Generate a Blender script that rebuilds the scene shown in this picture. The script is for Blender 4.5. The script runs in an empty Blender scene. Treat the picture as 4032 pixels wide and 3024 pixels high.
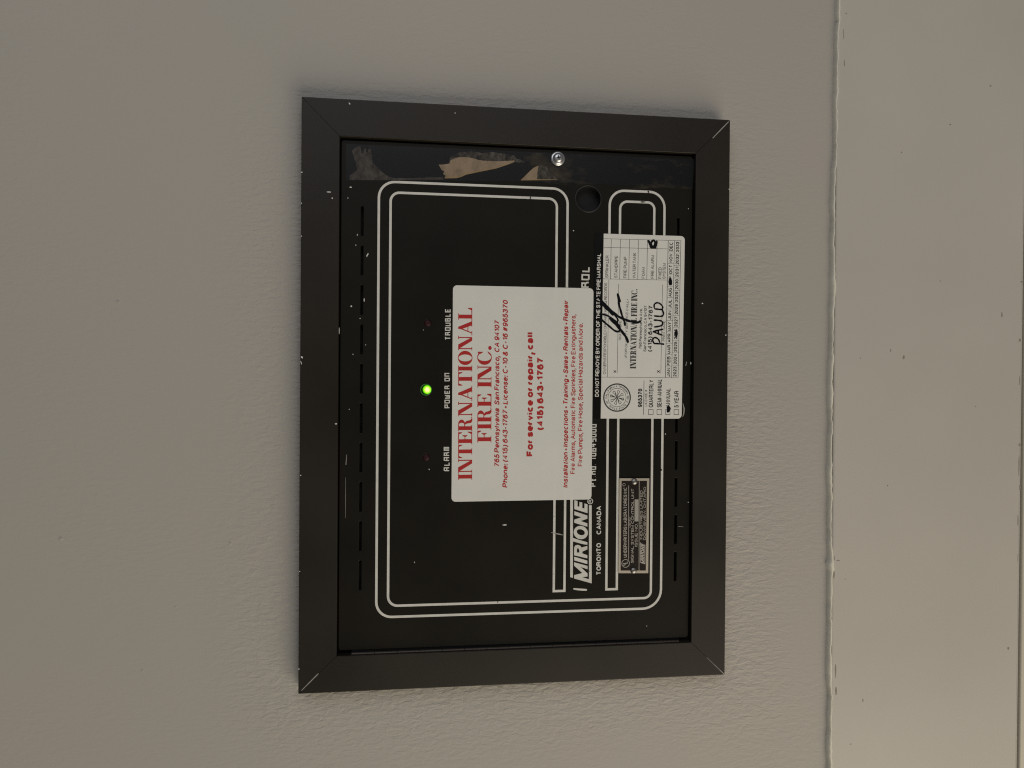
import bpy, bmesh, math, random
from mathutils import Vector, Matrix
random.seed(7)
S = bpy.context.scene
COL = S.collection

# ------------------------------------------------------------------ camera
# World: wall surface is the plane y = 0, X runs to the right along the wall, Z is up, the room is on the -Y side.
# Origin: on the wall behind the middle of the panel.  The photograph was taken with the phone turned on its side.
F_PX, PW, PH = 3000.0, 4032, 3024
rv = Vector((0.13075, 0.00729, -0.00803))
ROT = Matrix(((0, 0, -1), (1, 0, 0), (0, -1, 0))) @ Matrix.Rotation(rv.length, 3, rv.normalized())
CAM = Vector((0.0108, -0.44233, 0.06246))
cd = bpy.data.cameras.new('camera'); cam = bpy.data.objects.new('camera', cd); COL.objects.link(cam)
cd.sensor_fit = 'HORIZONTAL'; cd.sensor_width = 36.0; cd.lens = F_PX / PW * 36.0
cd.clip_start = 0.01; cd.clip_end = 50
cam.matrix_world = Matrix.Translation(CAM) @ ROT.transposed().to_4x4()
S.camera = cam

# ------------------------------------------------------------------ light
w = bpy.data.worlds.new("World"); S.world = w; w.use_nodes = True
w.node_tree.nodes['Background'].inputs[0].default_value = (0.90, 0.94, 1.0, 1)
w.node_tree.nodes['Background'].inputs[1].default_value = 0.06

def area(name, loc, target, size, power, color):
    d = bpy.data.lights.new(name, 'AREA'); d.shape = 'RECTANGLE'; d.size, d.size_y = size
    d.energy = power; d.color = color
    o = bpy.data.objects.new(name, d); COL.objects.link(o); o.location = loc
    o.rotation_euler = (Vector(target) - Vector(loc)).to_track_quat('-Z', 'Y').to_euler()
    return o
area('hall_lamp', (-1.5, -1.0, -0.75), (0, 0, 0), (1.6, 1.6), 30, (1.0, 0.88, 0.70))
area('room_lamp', (1.35, -1.6, 0.35), (0, 0, 0), (1.5, 2.2), 15, (0.97, 0.97, 1.0))
S.view_settings.view_transform = 'Standard'; S.view_settings.look = 'None'
S.view_settings.exposure = 0.0; S.view_settings.gamma = 1.0
S.cycles.use_denoising = False
S.cycles.max_bounces = 6
S.cycles.filter_width = 1.15

# ------------------------------------------------------------------ helpers
def at(px, py, depth):
    """the point at the given distance in front of the wall that was surveyed at (px, py) in the photograph"""
    d = ROT.transposed() @ Vector(((px - PW / 2) / F_PX, -(py - PH / 2) / F_PX, -1.0))
    t = (-depth - CAM.y) / d.y
    p = CAM + d * t
    return (p.x, p.z)

def tag(o, label=None, cat=None, group=None, kind=None):
    if label: o['label'] = label
    if cat: o['category'] = cat
    if group: o['group'] = group
    if kind: o['kind'] = kind
    return o

def link(name, me, mat, parent=None, smooth=False):
    o = bpy.data.objects.new(name, me); COL.objects.link(o)
    if mat is not None and not me.materials: me.materials.append(mat)
    if smooth:
        for p in me.polygons: p.use_smooth = True
    if parent is not None: o.parent = parent
    return o

def new_mat(name, color, rough=0.5, metal=0.0, spec=0.5):
    m = bpy.data.materials.new(name); m.use_nodes = True
    b = m.node_tree.nodes['Principled BSDF']
    b.inputs['Base Color'].default_value = (*color, 1); b.inputs['Roughness'].default_value = rough
    b.inputs['Metallic'].default_value = metal; b.inputs['Specular IOR Level'].default_value = spec
    return m
def nodes(m): return m.node_tree.nodes, m.node_tree.links, m.node_tree.nodes['Principled BSDF']
def N(m, typ, **kw):
    n = m.node_tree.nodes.new(typ)
    for k, v in kw.items():
        if k in n.inputs: n.inputs[k].default_value = v
        else: setattr(n, k, v)
    return n
def coords(m, scale=(1, 1, 1)):
    tc = N(m, 'ShaderNodeTexCoord'); mp = N(m, 'ShaderNodeMapping')
    mp.inputs['Scale'].default_value = scale
    m.node_tree.links.new(tc.outputs['Object'], mp.inputs['Vector'])
    return mp.outputs['Vector']
def mottle(m, c1, c2, scale, detail=4, vec=None, lo=0.3, hi=0.7, rough=None):
    """base colour wandering between two real colours of the surface"""
    nt, L, b = nodes(m)
    n = N(m, 'ShaderNodeTexNoise', Scale=scale, Detail=detail)
    L.new(vec or coords(m), n.inputs['Vector'])
    r = N(m, 'ShaderNodeValToRGB'); e = r.color_ramp.elements
    e[0].position, e[0].color = lo, (*c1, 1); e[1].position, e[1].color = hi, (*c2, 1)
    L.new(n.outputs['Fac'], r.inputs['Fac']); L.new(r.outputs['Color'], b.inputs['Base Color'])
    if rough:
        mr = N(m, 'ShaderNodeMapRange'); mr.inputs['To Min'].default_value, mr.inputs['To Max'].default_value = rough
        L.new(n.outputs['Fac'], mr.inputs['Value']); L.new(mr.outputs['Result'], b.inputs['Roughness'])
    return r
def bump(m, height, strength, dist, prev=None):
    nt, L, b = nodes(m)
    bp = N(m, 'ShaderNodeBump', Strength=strength, Distance=dist)
    L.new(height, bp.inputs['Height'])
    if prev is not None: L.new(prev, bp.inputs['Normal'])
    L.new(bp.outputs['Normal'], b.inputs['Normal'])
    return bp.outputs['Normal']

class MB:
    """collects flat polygons lying in front of the wall, and solids, into one mesh"""
    EPS = 2e-6
    def __init__(s, depth): s.v, s.f, s.d, s.k = [], [], depth, 0
    def raw(s, verts, faces):
        o = len(s.v); s.v += [tuple(p) for p in verts]; s.f += [tuple(i + o for i in f) for f in faces]
    def y(s):
        s.k += 1; return -(s.d + (s.k % 12) * s.EPS)
    def poly(s, pts):
        a = sum(p[0] * q[1] - q[0] * p[1] for p, q in zip(pts, pts[1:] + pts[:1]))
        if a < 0: pts = pts[::-1]
        y = s.y(); s.raw([(x, y, z) for x, z in pts], [tuple(range(len(pts)))])
    def strip(s, pts, width, closed=False, caps=False):
        """a line of constant or varying width (metres), mitred"""
        P = [Vector(p) for p in pts]; n = len(P)
        W = [width] * n if not hasattr(width, '__len__') else list(width)
        vs = []
        for i in range(n):
            a = P[i - 1] if (i > 0 or closed) else None
            b = P[(i + 1) % n] if (i < n - 1 or closed) else None
            d1 = (P[i] - a).normalized() if a is not None else None
            d2 = (b - P[i]).normalized() if b is not None else None
            if d1 is None: d1 = d2
            if d2 is None: d2 = d1
            n1 = Vector((-d1.y, d1.x)); n2 = Vector((-d2.y, d2.x))
            m = n1 + n2; m = m.normalized() if m.length > 1e-6 else n1
            k = min(1.6, 1.0 / max(0.3, m.dot(n1)))
            vs += [P[i] + m * (W[i] / 2 * k), P[i] - m * (W[i] / 2 * k)]
        y = s.y(); fs = []
        for i in range(n if closed else n - 1):
            j = (i + 1) % n
            fs.append((2 * i, 2 * i + 1, 2 * j + 1, 2 * j))
        s.raw([(q.x, y - (i // 2) * 1.5e-7, q.y) for i, q in enumerate(vs)], fs)
        if caps:
            for i in (0, n - 1): s.disc(tuple(P[i]), W[i] / 2, 10)
    def disc(s, c, r, n=16, r2=None, rot=0.0):
        r2 = r2 or r; cs, sn = math.cos(rot), math.sin(rot); out = []
        for i in range(n):
            a = 2 * math.pi * i / n; x, z = r * math.cos(a), r2 * math.sin(a)
            out.append((c[0] + x * cs - z * sn, c[1] + x * sn + z * cs))
        s.poly(out)
    def ring(s, c, r, wdt, n=48):
        s.strip([(c[0] + r * math.cos(2 * math.pi * i / n), c[1] + r * math.sin(2 * math.pi * i / n)) for i in range(n)], wdt, closed=True)
    def band(s, outer, inner):
        """flat ring between two loops with the same number of points"""
        n = len(outer); y = s.y()
        fs = [(i, (i + 1) % n, n + (i + 1) % n, n + i) for i in range(n)]
        s.raw([(x, y, z) for x, z in outer + inner], fs)
    def box(s, x0, x1, y0, y1, z0, z1):
        s.raw([(x0, y0, z0), (x1, y0, z0), (x1, y1, z0), (x0, y1, z0), (x0, y0, z1), (x1, y0, z1), (x1, y1, z1), (x0, y1, z1)],
              [(0, 3, 2, 1), (4, 5, 6, 7), (0, 1, 5, 4), (1, 2, 6, 5), (2, 3, 7, 6), (3, 0, 4, 7)])
    def slab(s, pts, top, bottom):
        """flat piece with thickness: front face and edges (its back is glued down)"""
        a = sum(p[0] * q[1] - q[0] * p[1] for p, q in zip(pts, pts[1:] + pts[:1]))
        if a < 0: pts = pts[::-1]
        n = len(pts)
        s.raw([(x, -top, z) for x, z in pts] + [(x, -bottom, z) for x, z in pts],
              [tuple(range(n))] + [(i, i + n, (i + 1) % n + n, (i + 1) % n) for i in range(n)])
    def mesh(s, name):
        me = bpy.data.meshes.new(name); me.from_pydata(s.v, [], s.f); me.update(); return me
    def build(s, name, mat, parent=None, fix=False, smooth=False):
        me = s.mesh(name)
        if fix:
            bm = bmesh.new(); bm.from_mesh(me); bmesh.ops.recalc_face_normals(bm, faces=bm.faces); bm.to_mesh(me); bm.free()
        return link(name, me, mat, parent, smooth)

def frame_of(mb, p0, p1, cap):
    """base vectors of a line of writing: p0, p1 = survey points of the baseline ends, cap = capital height in survey pixels"""
    a, b = Vector(at(*p0, mb.d)), Vector(at(*p1, mb.d))
    mid = ((p0[0] + p1[0]) / 2, (p0[1] + p1[1]) / 2)
    q0, q1 = Vector(at(*mid, mb.d)), Vector(at(mid[0] - cap, mid[1], mb.d))
    u = (b - a); L = u.length; u = u / L
    return a, u, Vector((-u.y, u.x)), L, (q1 - q0).length * 1.06

# --- plain grotesque lettering, every character drawn from strokes (cap height = 1) --------------------------
def _e(cx, cy, rx, ry, a0=0, a1=360, n=None):
    n = n or max(4, int(abs(a1 - a0) / 22))
    return [(cx + rx * math.cos(math.radians(a0 + (a1 - a0) * i / n)), cy + ry * math.sin(math.radians(a0 + (a1 - a0) * i / n))) for i in range(n + 1)]
def smooth(ps, n=5):
    out = []
    for i in range(len(ps) - 1):
        p0, p1, p2, p3 = ps[max(i - 1, 0)], ps[i], ps[i + 1], ps[min(i + 2, len(ps) - 1)]
        for k in range(n):
            t = k / n
            out.append(tuple(.5 * ((2 * b) + (-a + c) * t + (2 * a - 5 * b + 4 * c - d) * t * t + (-a + 3 * b - 3 * c + d) * t ** 3) for a, b, c, d in zip(p0, p1, p2, p3)))
    return out + [ps[-1]]
_s = lambda *p: smooth(list(p), 3)
_bo = lambda: _e(.25, .365, .25, .365)
def _scale(ps, kx, ky): return [(x * kx, y * ky) for x, y in ps]
_S = _s((.57, .72), (.50, .92), (.30, 1), (.10, .93), (.04, .75), (.12, .60), (.30, .52), (.48, .44), (.58, .27), (.50, .08), (.30, 0), (.09, .07), (.01, .30))
GR = {
 'A': (.68, [[(0, 0), (.34, 1), (.68, 0)], [(.13, .33), (.55, .33)]]), 'B': (.62, [[(0, 0), (0, 1), (.34, 1)] + _e(.34, .765, .24, .235, 90, -90) + [(0, .53)], [(.34, .53)] + _e(.36, .265, .26, .265, 90, -90) + [(0, 0)]]),
 'C': (.68, [_e(.36, .5, .36, .5, 48, 312)]), 'D': (.66, [[(0, 0), (0, 1), (.28, 1)] + _e(.28, .5, .38, .5, 90, -90) + [(0, 0)]]),
 'E': (.56, [[(.56, 1), (0, 1), (0, 0), (.56, 0)], [(0, .52), (.52, .52)]]), 'F': (.53, [[(.53, 1), (0, 1), (0, 0)], [(0, .5), (.47, .5)]]),
 'G': (.70, [_e(.36, .5, .36, .5, 48, 330), [(.42, .47), (.70, .47), (.70, 0)]]), 'H': (.62, [[(0, 0), (0, 1)], [(.62, 0), (.62, 1)], [(0, .52), (.62, .52)]]),
 'I': (.0, [[(0, 0), (0, 1)]]), 'J': (.42, [[(.42, 1), (.42, .27)] + _e(.21, .25, .21, .25, 0, -180)]), 'K': (.62, [[(0, 0), (0, 1)], [(.60, 1), (0, .38)], [(.2, .56), (.62, 0)]]),
 'L': (.50, [[(0, 1), (0, 0), (.5, 0)]]), 'M': (.76, [[(0, 0), (0, 1), (.38, 0), (.76, 1), (.76, 0)]]), 'N': (.62, [[(0, 0), (0, 1), (.62, 0), (.62, 1)]]),
 'O': (.74, [_e(.37, .5, .37, .5)]), 'P': (.60, [[(0, 0), (0, 1), (.34, 1)] + _e(.34, .73, .26, .27, 90, -90) + [(0, .46)]]), 'Q': (.74, [_e(.37, .5, .37, .5), [(.45, .25), (.74, -.03)]]),
 'R': (.62, [[(0, 0), (0, 1), (.34, 1)] + _e(.34, .74, .26, .26, 90, -90) + [(0, .48)], _s((.36, .48), (.52, .43), (.57, .3), (.61, 0))]), 'S': (.60, [_S]),
 'T': (.60, [[(0, 1), (.6, 1)], [(.3, 1), (.3, 0)]]), 'U': (.62, [[(0, 1), (0, .31)] + _e(.31, .31, .31, .31, 180, 360) + [(.62, 1)]]),
 'V': (.64, [[(0, 1), (.32, 0), (.64, 1)]]), 'W': (.92, [[(0, 1), (.23, 0), (.46, 1), (.69, 0), (.92, 1)]]), 'X': (.62, [[(0, 0), (.62, 1)], [(0, 1), (.62, 0)]]),
 'Y': (.62, [[(0, 1), (.31, .44), (.62, 1)], [(.31, .44), (.31, 0)]]), 'Z': (.58, [[(0, 1), (.58, 1), (0, 0), (.58, 0)]]),
 'a': (.50, [_s((.03, .52), (.09, .68), (.25, .73), (.40, .67), (.44, .52)) + [(.44, .12), (.52, .01)], _s((.44, .42), (.20, .37), (.03, .28), (.02, .12), (.14, 0), (.30, .03), (.44, .17))]),
 'b': (.50, [[(0, 0), (0, 1)], _bo()]), 'c': (.48, [_e(.25, .365, .25, .365, 48, 312)]), 'd': (.50, [[(.5, 0), (.5, 1)], _bo()]), 'e': (.50, [[(0, .37), (.5, .37)] + _e(.25, .365, .25, .365, 5, 318)]),
 'f': (.28, [[(.11, 0)] + _s((.11, .8), (.15, .95), (.28, 1)), [(0, .71), (.28, .71)]]), 'g': (.50, [_bo(), [(.5, .73)] + _e(.25, -.04, .25, .23, 0, -150)]),
 'h': (.48, [[(0, 0), (0, 1)], _e(.24, .45, .24, .28, 180, 0) + [(.48, 0)]]), 'i': (.0, [[(0, 0), (0, .73)], [(0, .88), (0, 1)]]), 'k': (.46, [[(0, 0), (0, 1)], [(.44, .73), (0, .28)], [(.15, .43), (.46, 0)]]),
 'l': (.0, [[(0, 0), (0, 1)]]), 'm': (.76, [[(0, 0), (0, .73)], _e(.19, .47, .19, .26, 180, 0) + [(.38, 0)], _e(.57, .47, .19, .26, 180, 0) + [(.76, 0)]]), 'n': (.48, [[(0, 0), (0, .73)], _e(.24, .45, .24, .28, 180, 0) + [(.48, 0)]]),
 'o': (.52, [_e(.26, .365, .26, .365)]), 'p': (.50, [[(0, -.27), (0, .73)], _bo()]), 'q': (.50, [[(.5, -.27), (.5, .73)], _bo()]), 'r': (.23, [[(0, 0), (0, .73)], _s((0, .42), (.07, .64), (.24, .72))]),
 's': (.44, [_scale(_S, .74, .73)]), 't': (.27, [[(.11, .93)] + _s((.11, .14), (.15, .01), (.27, 0)), [(0, .71), (.27, .71)]]), 'u': (.48, [[(0, .73), (0, .27)] + _e(.24, .27, .24, .27, 180, 360), [(.48, .73), (.48, 0)]]),
 'v': (.46, [[(0, .73), (.23, 0), (.46, .73)]]), 'w': (.70, [[(0, .73), (.175, 0), (.35, .73), (.525, 0), (.70, .73)]]), 'x': (.46, [[(0, 0), (.46, .73)], [(0, .73), (.46, 0)]]),
 'y': (.46, [[(0, .73), (.23, 0)], [(.46, .73), (.19, -.16), (.03, -.26)]]), 'z': (.42, [[(0, .73), (.42, .73), (0, 0), (.42, 0)]]),
 '0': (.52, [_e(.26, .5, .26, .5)]), '1': (.28, [[(.02, .78), (.28, 1), (.28, 0)]]), '2': (.52, [_s((.02, .70), (.08, .92), (.27, 1), (.46, .9), (.50, .70), (.40, .5), (.15, .24), (0, 0)) + [(.52, 0)]]),
 '3': (.52, [_s((.03, .76), (.10, .94), (.26, 1), (.43, .93), (.48, .75), (.40, .58), (.20, .53)), _s((.20, .53), (.42, .48), (.52, .28), (.44, .07), (.25, 0), (.07, .07), (0, .27))]),
 '4': (.52, [[(.40, 0), (.40, 1), (0, .3), (.54, .3)]]), '5': (.52, [[(.47, 1), (.10, 1)] + _s((.05, .50), (.25, .62), (.46, .52), (.52, .32), (.44, .1), (.25, 0), (.06, .07), (0, .26))]),
 '6': (.52, [_e(.26, .32, .26, .32), _s((.48, .8), (.38, .97), (.25, 1), (.09, .86), (.02, .58), (0, .32))]), '7': (.52, [[(0, 1), (.52, 1), (.30, .55), (.19, 0)]]),
 '8': (.52, [_e(.26, .765, .22, .235), _e(.26, .265, .26, .265)]), '9': (.52, [_e(.26, .68, .26, .32), _s((.04, .2), (.14, .03), (.27, 0), (.43, .14), (.5, .42), (.52, .68))]),
 '-': (.28, [[(0, .37), (.28, .37)]]), '(': (.20, [_e(.32, .38, .32, .66, 115, 245)]), ')': (.20, [_e(-.12, .38, .32, .66, 65, -65)]),
 '#': (.56, [[(.06, 0), (.24, 1)], [(.32, 0), (.50, 1)], [(.03, .66), (.56, .66)], [(0, .32), (.53, .32)]]),
 '&': (.64, [_s((.64, .0), (.40, .32), (.16, .66), (.14, .88), (.28, 1), (.42, .88), (.38, .70), (.10, .45), (.0, .24), (.10, .04), (.28, 0), (.46, .12), (.58, .42))]),
}
DOTS = {'.': (.0, [(0, .0)]), ',': (.04, [(.02, 0)]), ':': (0, [(0, 0), (0, .55)]), '•': (.16, [(.08, .36)])}
def layout(text, wt, space=1.0, bw=1.13):
    """strokes of a line of writing, on a cap height of 1"""
    x, out = 0.0, []
    for ch in text:
        if ch == ' ': x += .26 * space * bw; continue
        wd, st = GR.get(ch, (0, [])) if ch not in DOTS else (DOTS[ch][0], [])
        f = lambda p: (x + wt / 2 + p[0] * bw, wt / 2 + p[1] * (1 - wt))
        for s_ in st: out.append((0, [f(p) for p in s_]))
        if ch in DOTS:
            for p in DOTS[ch][1]:
                out.append((1, [f(p)], .2 if ch == '•' else wt * .62))
            if ch == ',': out.append((0, [(x + wt * .55, wt * .4), (x + wt * .2, -wt * 1.1)]))
        x += wd * bw + wt + (.075 + (.03 if wd == 0 else 0)) * space * min(1.2, bw)
    return out, x - .075 * space * min(1.2, bw)
def write(mb, text, p0, p1, cap, bold=0.0, shear=0.0, space=1.0):
    wt = .138 + bold * 3.6
    a, u, v, L, H = frame_of(mb, p0, p1, cap)
    lo, hi = .45, 2.6
    for _ in range(18):                      # widen or narrow the letters, not the gaps, until the line has its length
        bw = (lo + hi) / 2
        if layout(text, wt, space, bw)[1] * H < L: lo = bw
        else: hi = bw
    st, wd = layout(text, wt, space, bw); k = L / wd; sw = wt * H
    def T(p): q = a + u * (p[0] * k + p[1] * H * shear) + v * (p[1] * H); return (q.x, q.y)
    for it in st:
        if it[0] == 0: mb.strip([T(p) for p in it[1]], sw)
        else: mb.disc(T(it[1][0]), it[2] * H, 8)

# --- bold Roman capitals drawn as shapes ------------------------------------------------------------
def serif_glyph(ch, s=.225):
    h, t, e = 0.06, 0.05, 0.07       # stem, hairline, serif thickness, serif overhang
    R = lambda x0, z0, x1, z1: ('p', [(x0, z0), (x1, z0), (x1, z1), (x0, z1)])
    def foot(x0, x1, z, ov=e): return R(x0 - ov, z, x1 + ov, z + t)
    def ell(cx, cz, rx, rz, a0, a1, n=28): return [(cx + rx * math.cos(math.radians(a0 + (a1 - a0) * i / n)), cz + rz * math.sin(math.radians(a0 + (a1 - a0) * i / n))) for i in range(n + 1)]
    if ch == 'I': return [R(e, 0, e + s, 1), foot(e, e + s, 0), foot(e, e + s, 1 - t)], 2 * e + s
    if ch == 'N':
        wd = 0.86
        return [R(e, 0, e + h, 1), foot(e, e + h, 0), R(0, 1 - t, 0.28, 1), R(wd - e - h, 0, wd - e, 1), foot(wd - e - h, wd - e, 1 - t),
                ('p', [(e, 1), (e + s + .05, 1), (wd - e, 0), (wd - e - s - .05 + .06, 0)])], wd
    if ch == 'T':
        wd = 0.80; c = wd / 2
        return [R(c - s / 2, 0, c + s / 2, 1), foot(c - s / 2, c + s / 2, 0), R(0, 1 - h, wd, 1),
                ('p', [(0, 1), (0, .70), (.035, .70), (.15, 1)]), ('p', [(wd, 1), (wd, .70), (wd - .035, .70), (wd - .15, 1)])], wd
    if ch in 'EFL':
        wd = 0.74 if ch == 'E' else 0.70
        g = [R(e, 0, e + s, 1)]
        if ch in 'EF':
            g += [R(0, 1 - h, wd - .03, 1), ('p', [(wd - .03, 1), (wd - .03, .72), (wd - .065, .72), (wd - .18, 1)]), R(e + s, .485, .5, .54),
                  ('p', [(.53, .34), (.53, .69), (.49, .69), (.42, .515), (.49, .34)])]
        else: g += [foot(e, e + s, 1 - t)]
        if ch in 'EL': g += [R(0, 0, wd, h), ('p', [(wd, 0), (wd, .32), (wd - .035, .32), (wd - .16, 0)])]
        else: g += [foot(e, e + s, 0)]
        return g, wd
    if ch == 'R':
        wd = 0.86
        out = [(e + s, 1), (.40, 1)] + ell(.42, .755, .27, .245, 80, -80, 16) + [(.40, .51), (e + s, .51)]
        inn = [(e + s, 1 - h), (.40, 1 - h)] + ell(.40, .755, .10, .19, 80, -80, 16) + [(.40, .51 + h), (e + s, .51 + h)]
        return [R(e, 0, e + s, 1), foot(e, e + s, 0), R(0, 1 - t, e + s, 1), ('b', out, inn),
                ('p', [(.34, .535), (.50, .535), (.60, .42), (.66, .15), (.74, .045), (.84, .09), (.86, .06), (.76, -.01), (.62, -.01), (.49, .08), (.46, .35), (.40, .49)])], wd
    if ch == 'A':
        wd = 0.90
        return [('p', [(.10, 0), (.165, 0), (.46, .88), (.43, 1)]), ('p', [(.38, 1), (.50, 1), (.85, 0), (.60, 0), (.36, .80)]),
                R(.21, .28, .66, .335), R(0, 0, .27, t), R(.52, 0, .92, t)], wd
    if ch in 'OC':
        wd = 0.84 if ch == 'O' else 0.80; c = .42
        if ch == 'O':
            o, i = ell(c, .5, .42, .52, 0, 360, 40)[:-1], ell(c, .5, .205, .475, 0, 360, 40)[:-1]
            return [('b', o, i)], wd
        o, i = ell(c, .5, .42, .52, 55, 305, 36), ell(.43, .5, .215, .475, 55, 305, 36)
        return [('s', o, i), ('p', [(.70, .98), (.74, .98), (.74, .62), (.70, .62), (.62, .80), (.60, .90)]),
                ('p', [(.60, .08), (.68, .12), (.76, .27), (.73, .29), (.62, .20), (.54, .06)])], wd
    if ch == '.': return [('p', ell(.13, .115, .115, .125, 0, 360, 14)[:-1])], .26
    return [], .30
def write_serif(mb, text, p0, p1, cap, gap=0.03, stem=.225):
    items, x = [], 0.0
    for ch in text:
        g, wd = serif_glyph(ch, stem); items.append((x, g)); x += wd + gap
    x -= gap
    a, u, v, L, H = frame_of(mb, p0, p1, cap); k = L / x
    def T(px, pz, ox): q = a + u * ((px + ox) * k) + v * (pz * H); return (q.x, q.y)
    for ox, g in items:
        for it in g:
            if it[0] == 'p': mb.poly([T(px, pz, ox) for px, pz in it[1]])
            else:
                o = [T(px, pz, ox) for px, pz in it[1]]; i = [T(px, pz, ox) for px, pz in it[2]]
                if it[0] == 'b': mb.band(o, i)
                else: mb.poly(o + i[::-1])

# --- square display capitals used on the door print --------------------------------------------------
LCD = {  # strokes on a 0..1 by 0..1 cell
 'A': [[(0, 0), (0, .72), (.14, 1), (1, 1), (1, 0)], [(0, .48), (1, .48)]],
 'L': [[(.1, 1), (.1, 0), (1, 0)]],
 'R': [[(0, 0), (0, 1), (.85, 1), (.85, .52), (0, .52)], [(.62, .52), (1, .3), (1, 0)]],
 'M': [[(0, 0), (0, 1), (1, 1), (1, 0)], [(.5, 1), (.5, 0)]],
 'P': [[(0, 0), (0, 1), (1, 1), (1, .45), (0, .45)]],
 'O': [[(0, 0), (0, 1), (1, 1), (1, 0), (-.001, 0)]],
 'W': [[(0, 1), (0, 0), (1, 0), (1, 1)], [(.5, 0), (.5, .7)]],
 'E': [[(1, 1), (0, 1), (0, 0), (1, 0)], [(0, .5), (.85, .5)]],
 'N': [[(0, 0), (0, 1), (1, 1), (1, 0)]],
 'T': [[(0, 1), (1, 1)], [(.5, 1), (.5, 0)]],
 'U': [[(0, 1), (0, 0), (1, 0), (1, 1)]],
 'B': [[(0, 0), (0, 1), (.85, 1), (.85, .52), (0, .52)], [(.85, .52), (1, .45), (1, 0), (0, 0)]],
 't': [[(.5, .8), (.5, 0), (.9, 0)], [(.2, .55), (.9, .55)]],
 'n': [[(0, 0), (0, .62), (1, .62), (1, 0)]],
 'o': [[(0, 0), (0, .75), (1, .75), (1, 0), (-.001, 0)]],
 '.': [[(.3, .02), (.6, .02)]],
 '1': [[(.6, 0), (.6, 1), (.35, .9)]],
 '0': [[(0, 0), (0, 1), (1, 1), (1, 0), (-.001, 0)]],
 '6': [[(.9, 1), (0, 1), (0, 0), (1, 0), (1, .52), (0, .52)]],
 '4': [[(.15, 1), (0, .4), (1, .4)], [(.7, .75), (.7, 0)]],
 '5': [[(1, 1), (0, 1), (0, .55), (1, .55), (1, 0), (0, 0)]],
}
def write_lcd(mb, text, p0, p1, cap, stroke, cell=0.74, gap=0.26):
    a, u, v, L, H = frame_of(mb, p0, p1, cap)
    wd = [(.35 if c == '.' else .5 if c in '1 ' else 1) for c in text]
    tot = sum(q * cell for q in wd) + gap * (len(text) - 1); k = L / tot; x = 0
    for c, q in zip(text, wd):
        for st in LCD.get(c, []):
            pts = []
            for sx, sz in st:
                p = a + u * ((x + stroke * .5 + sx * (q * cell - stroke)) * k) + v * ((stroke * .5 + sz * (1 - stroke)) * H); pts.append((p.x, p.y))
            mb.strip(pts, stroke * H)
        x += q * cell + gap

def px_rect(cs, depth, r_px, n=7, square=()):
    """rounded outline through four surveyed corners (TL, TR, BR, BL of the photograph); corners in `square` stay sharp"""
    P = [Vector(at(x, y, depth)) for x, y in cs]
    r = (Vector(at(2016 + r_px, 1512, depth)) - Vector(at(2016, 1512, depth))).length; out = []
    for i in range(4):
        p, a, b = P[i], P[i - 1], P[(i + 1) % 4]
        da, db = (a - p).normalized(), (b - p).normalized()
        if i in square: out.append((p.x, p.y)); continue
        s, e, c = p + da * r, p + db * r, p + da * r + db * r
        for k in range(n + 1):
            t = math.pi / 2 * k / n; q = c - db * r * math.cos(t) * 1.0 - da * r * math.sin(t)
            q = c + (s - c) * math.cos(t) + (e - c) * math.sin(t); out.append((q.x, q.y))
    return out

# ------------------------------------------------------------------ materials
# wall: flat latex paint, rolled and brushed, thicker and streakier where it was cut in round the panel
M_wall = new_mat('wall_paint', (0.40, 0.37, 0.325), 0.55, spec=0.35)
nt, L, b = nodes(M_wall)
mottle(M_wall, (0.384, 0.371, 0.331), (0.404, 0.376, 0.340), 5, 4)
tc = N(M_wall, 'ShaderNodeTexCoord')
# rounded box distance from the panel edge -> how much brushed paint built up
sep = N(M_wall, 'ShaderNodeSeparateXYZ'); L.new(tc.outputs['Object'], sep.inputs[0])
def mth(op, a, bb=None, clamp=False):
    n = N(M_wall, 'ShaderNodeMath', operation=op); n.use_clamp = clamp
    for i, v in enumerate((a, bb)):
        if v is None: continue
        if isinstance(v, (int, float)): n.inputs[i].default_value = v
        else: L.new(v, n.inputs[i])
    return n.outputs[0]
dx = mth('MAXIMUM', mth('SUBTRACT', mth('ABSOLUTE', sep.outputs['X']), 0.165), 0)
dz = mth('MAXIMUM', mth('SUBTRACT', mth('ABSOLUTE', sep.outputs['Z']), 0.1237), 0)
dist = mth('SQRT', mth('ADD', mth('MULTIPLY', dx, dx), mth('MULTIPLY', dz, dz)))
near = N(M_wall, 'ShaderNodeMapRange'); near.inputs['From Min'].default_value = 0; near.inputs['From Max'].default_value = 0.06
near.inputs['To Min'].default_value = 1; near.inputs['To Max'].default_value = 0.0; near.interpolation_type = 'SMOOTHSTEP'
L.new(dist, near.inputs['Value'])
patch = N(M_wall, 'ShaderNodeTexNoise', Scale=9, Detail=2); L.new(tc.outputs['Object'], patch.inputs['Vector'])
pm = N(M_wall, 'ShaderNodeMapRange'); pm.inputs['From Min'].default_value = .4; pm.inputs['From Max'].default_value = .65
pm.inputs['To Min'].default_value = .04; pm.inputs['To Max'].default_value = .30; L.new(patch.outputs['Fac'], pm.inputs['Value'])
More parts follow.
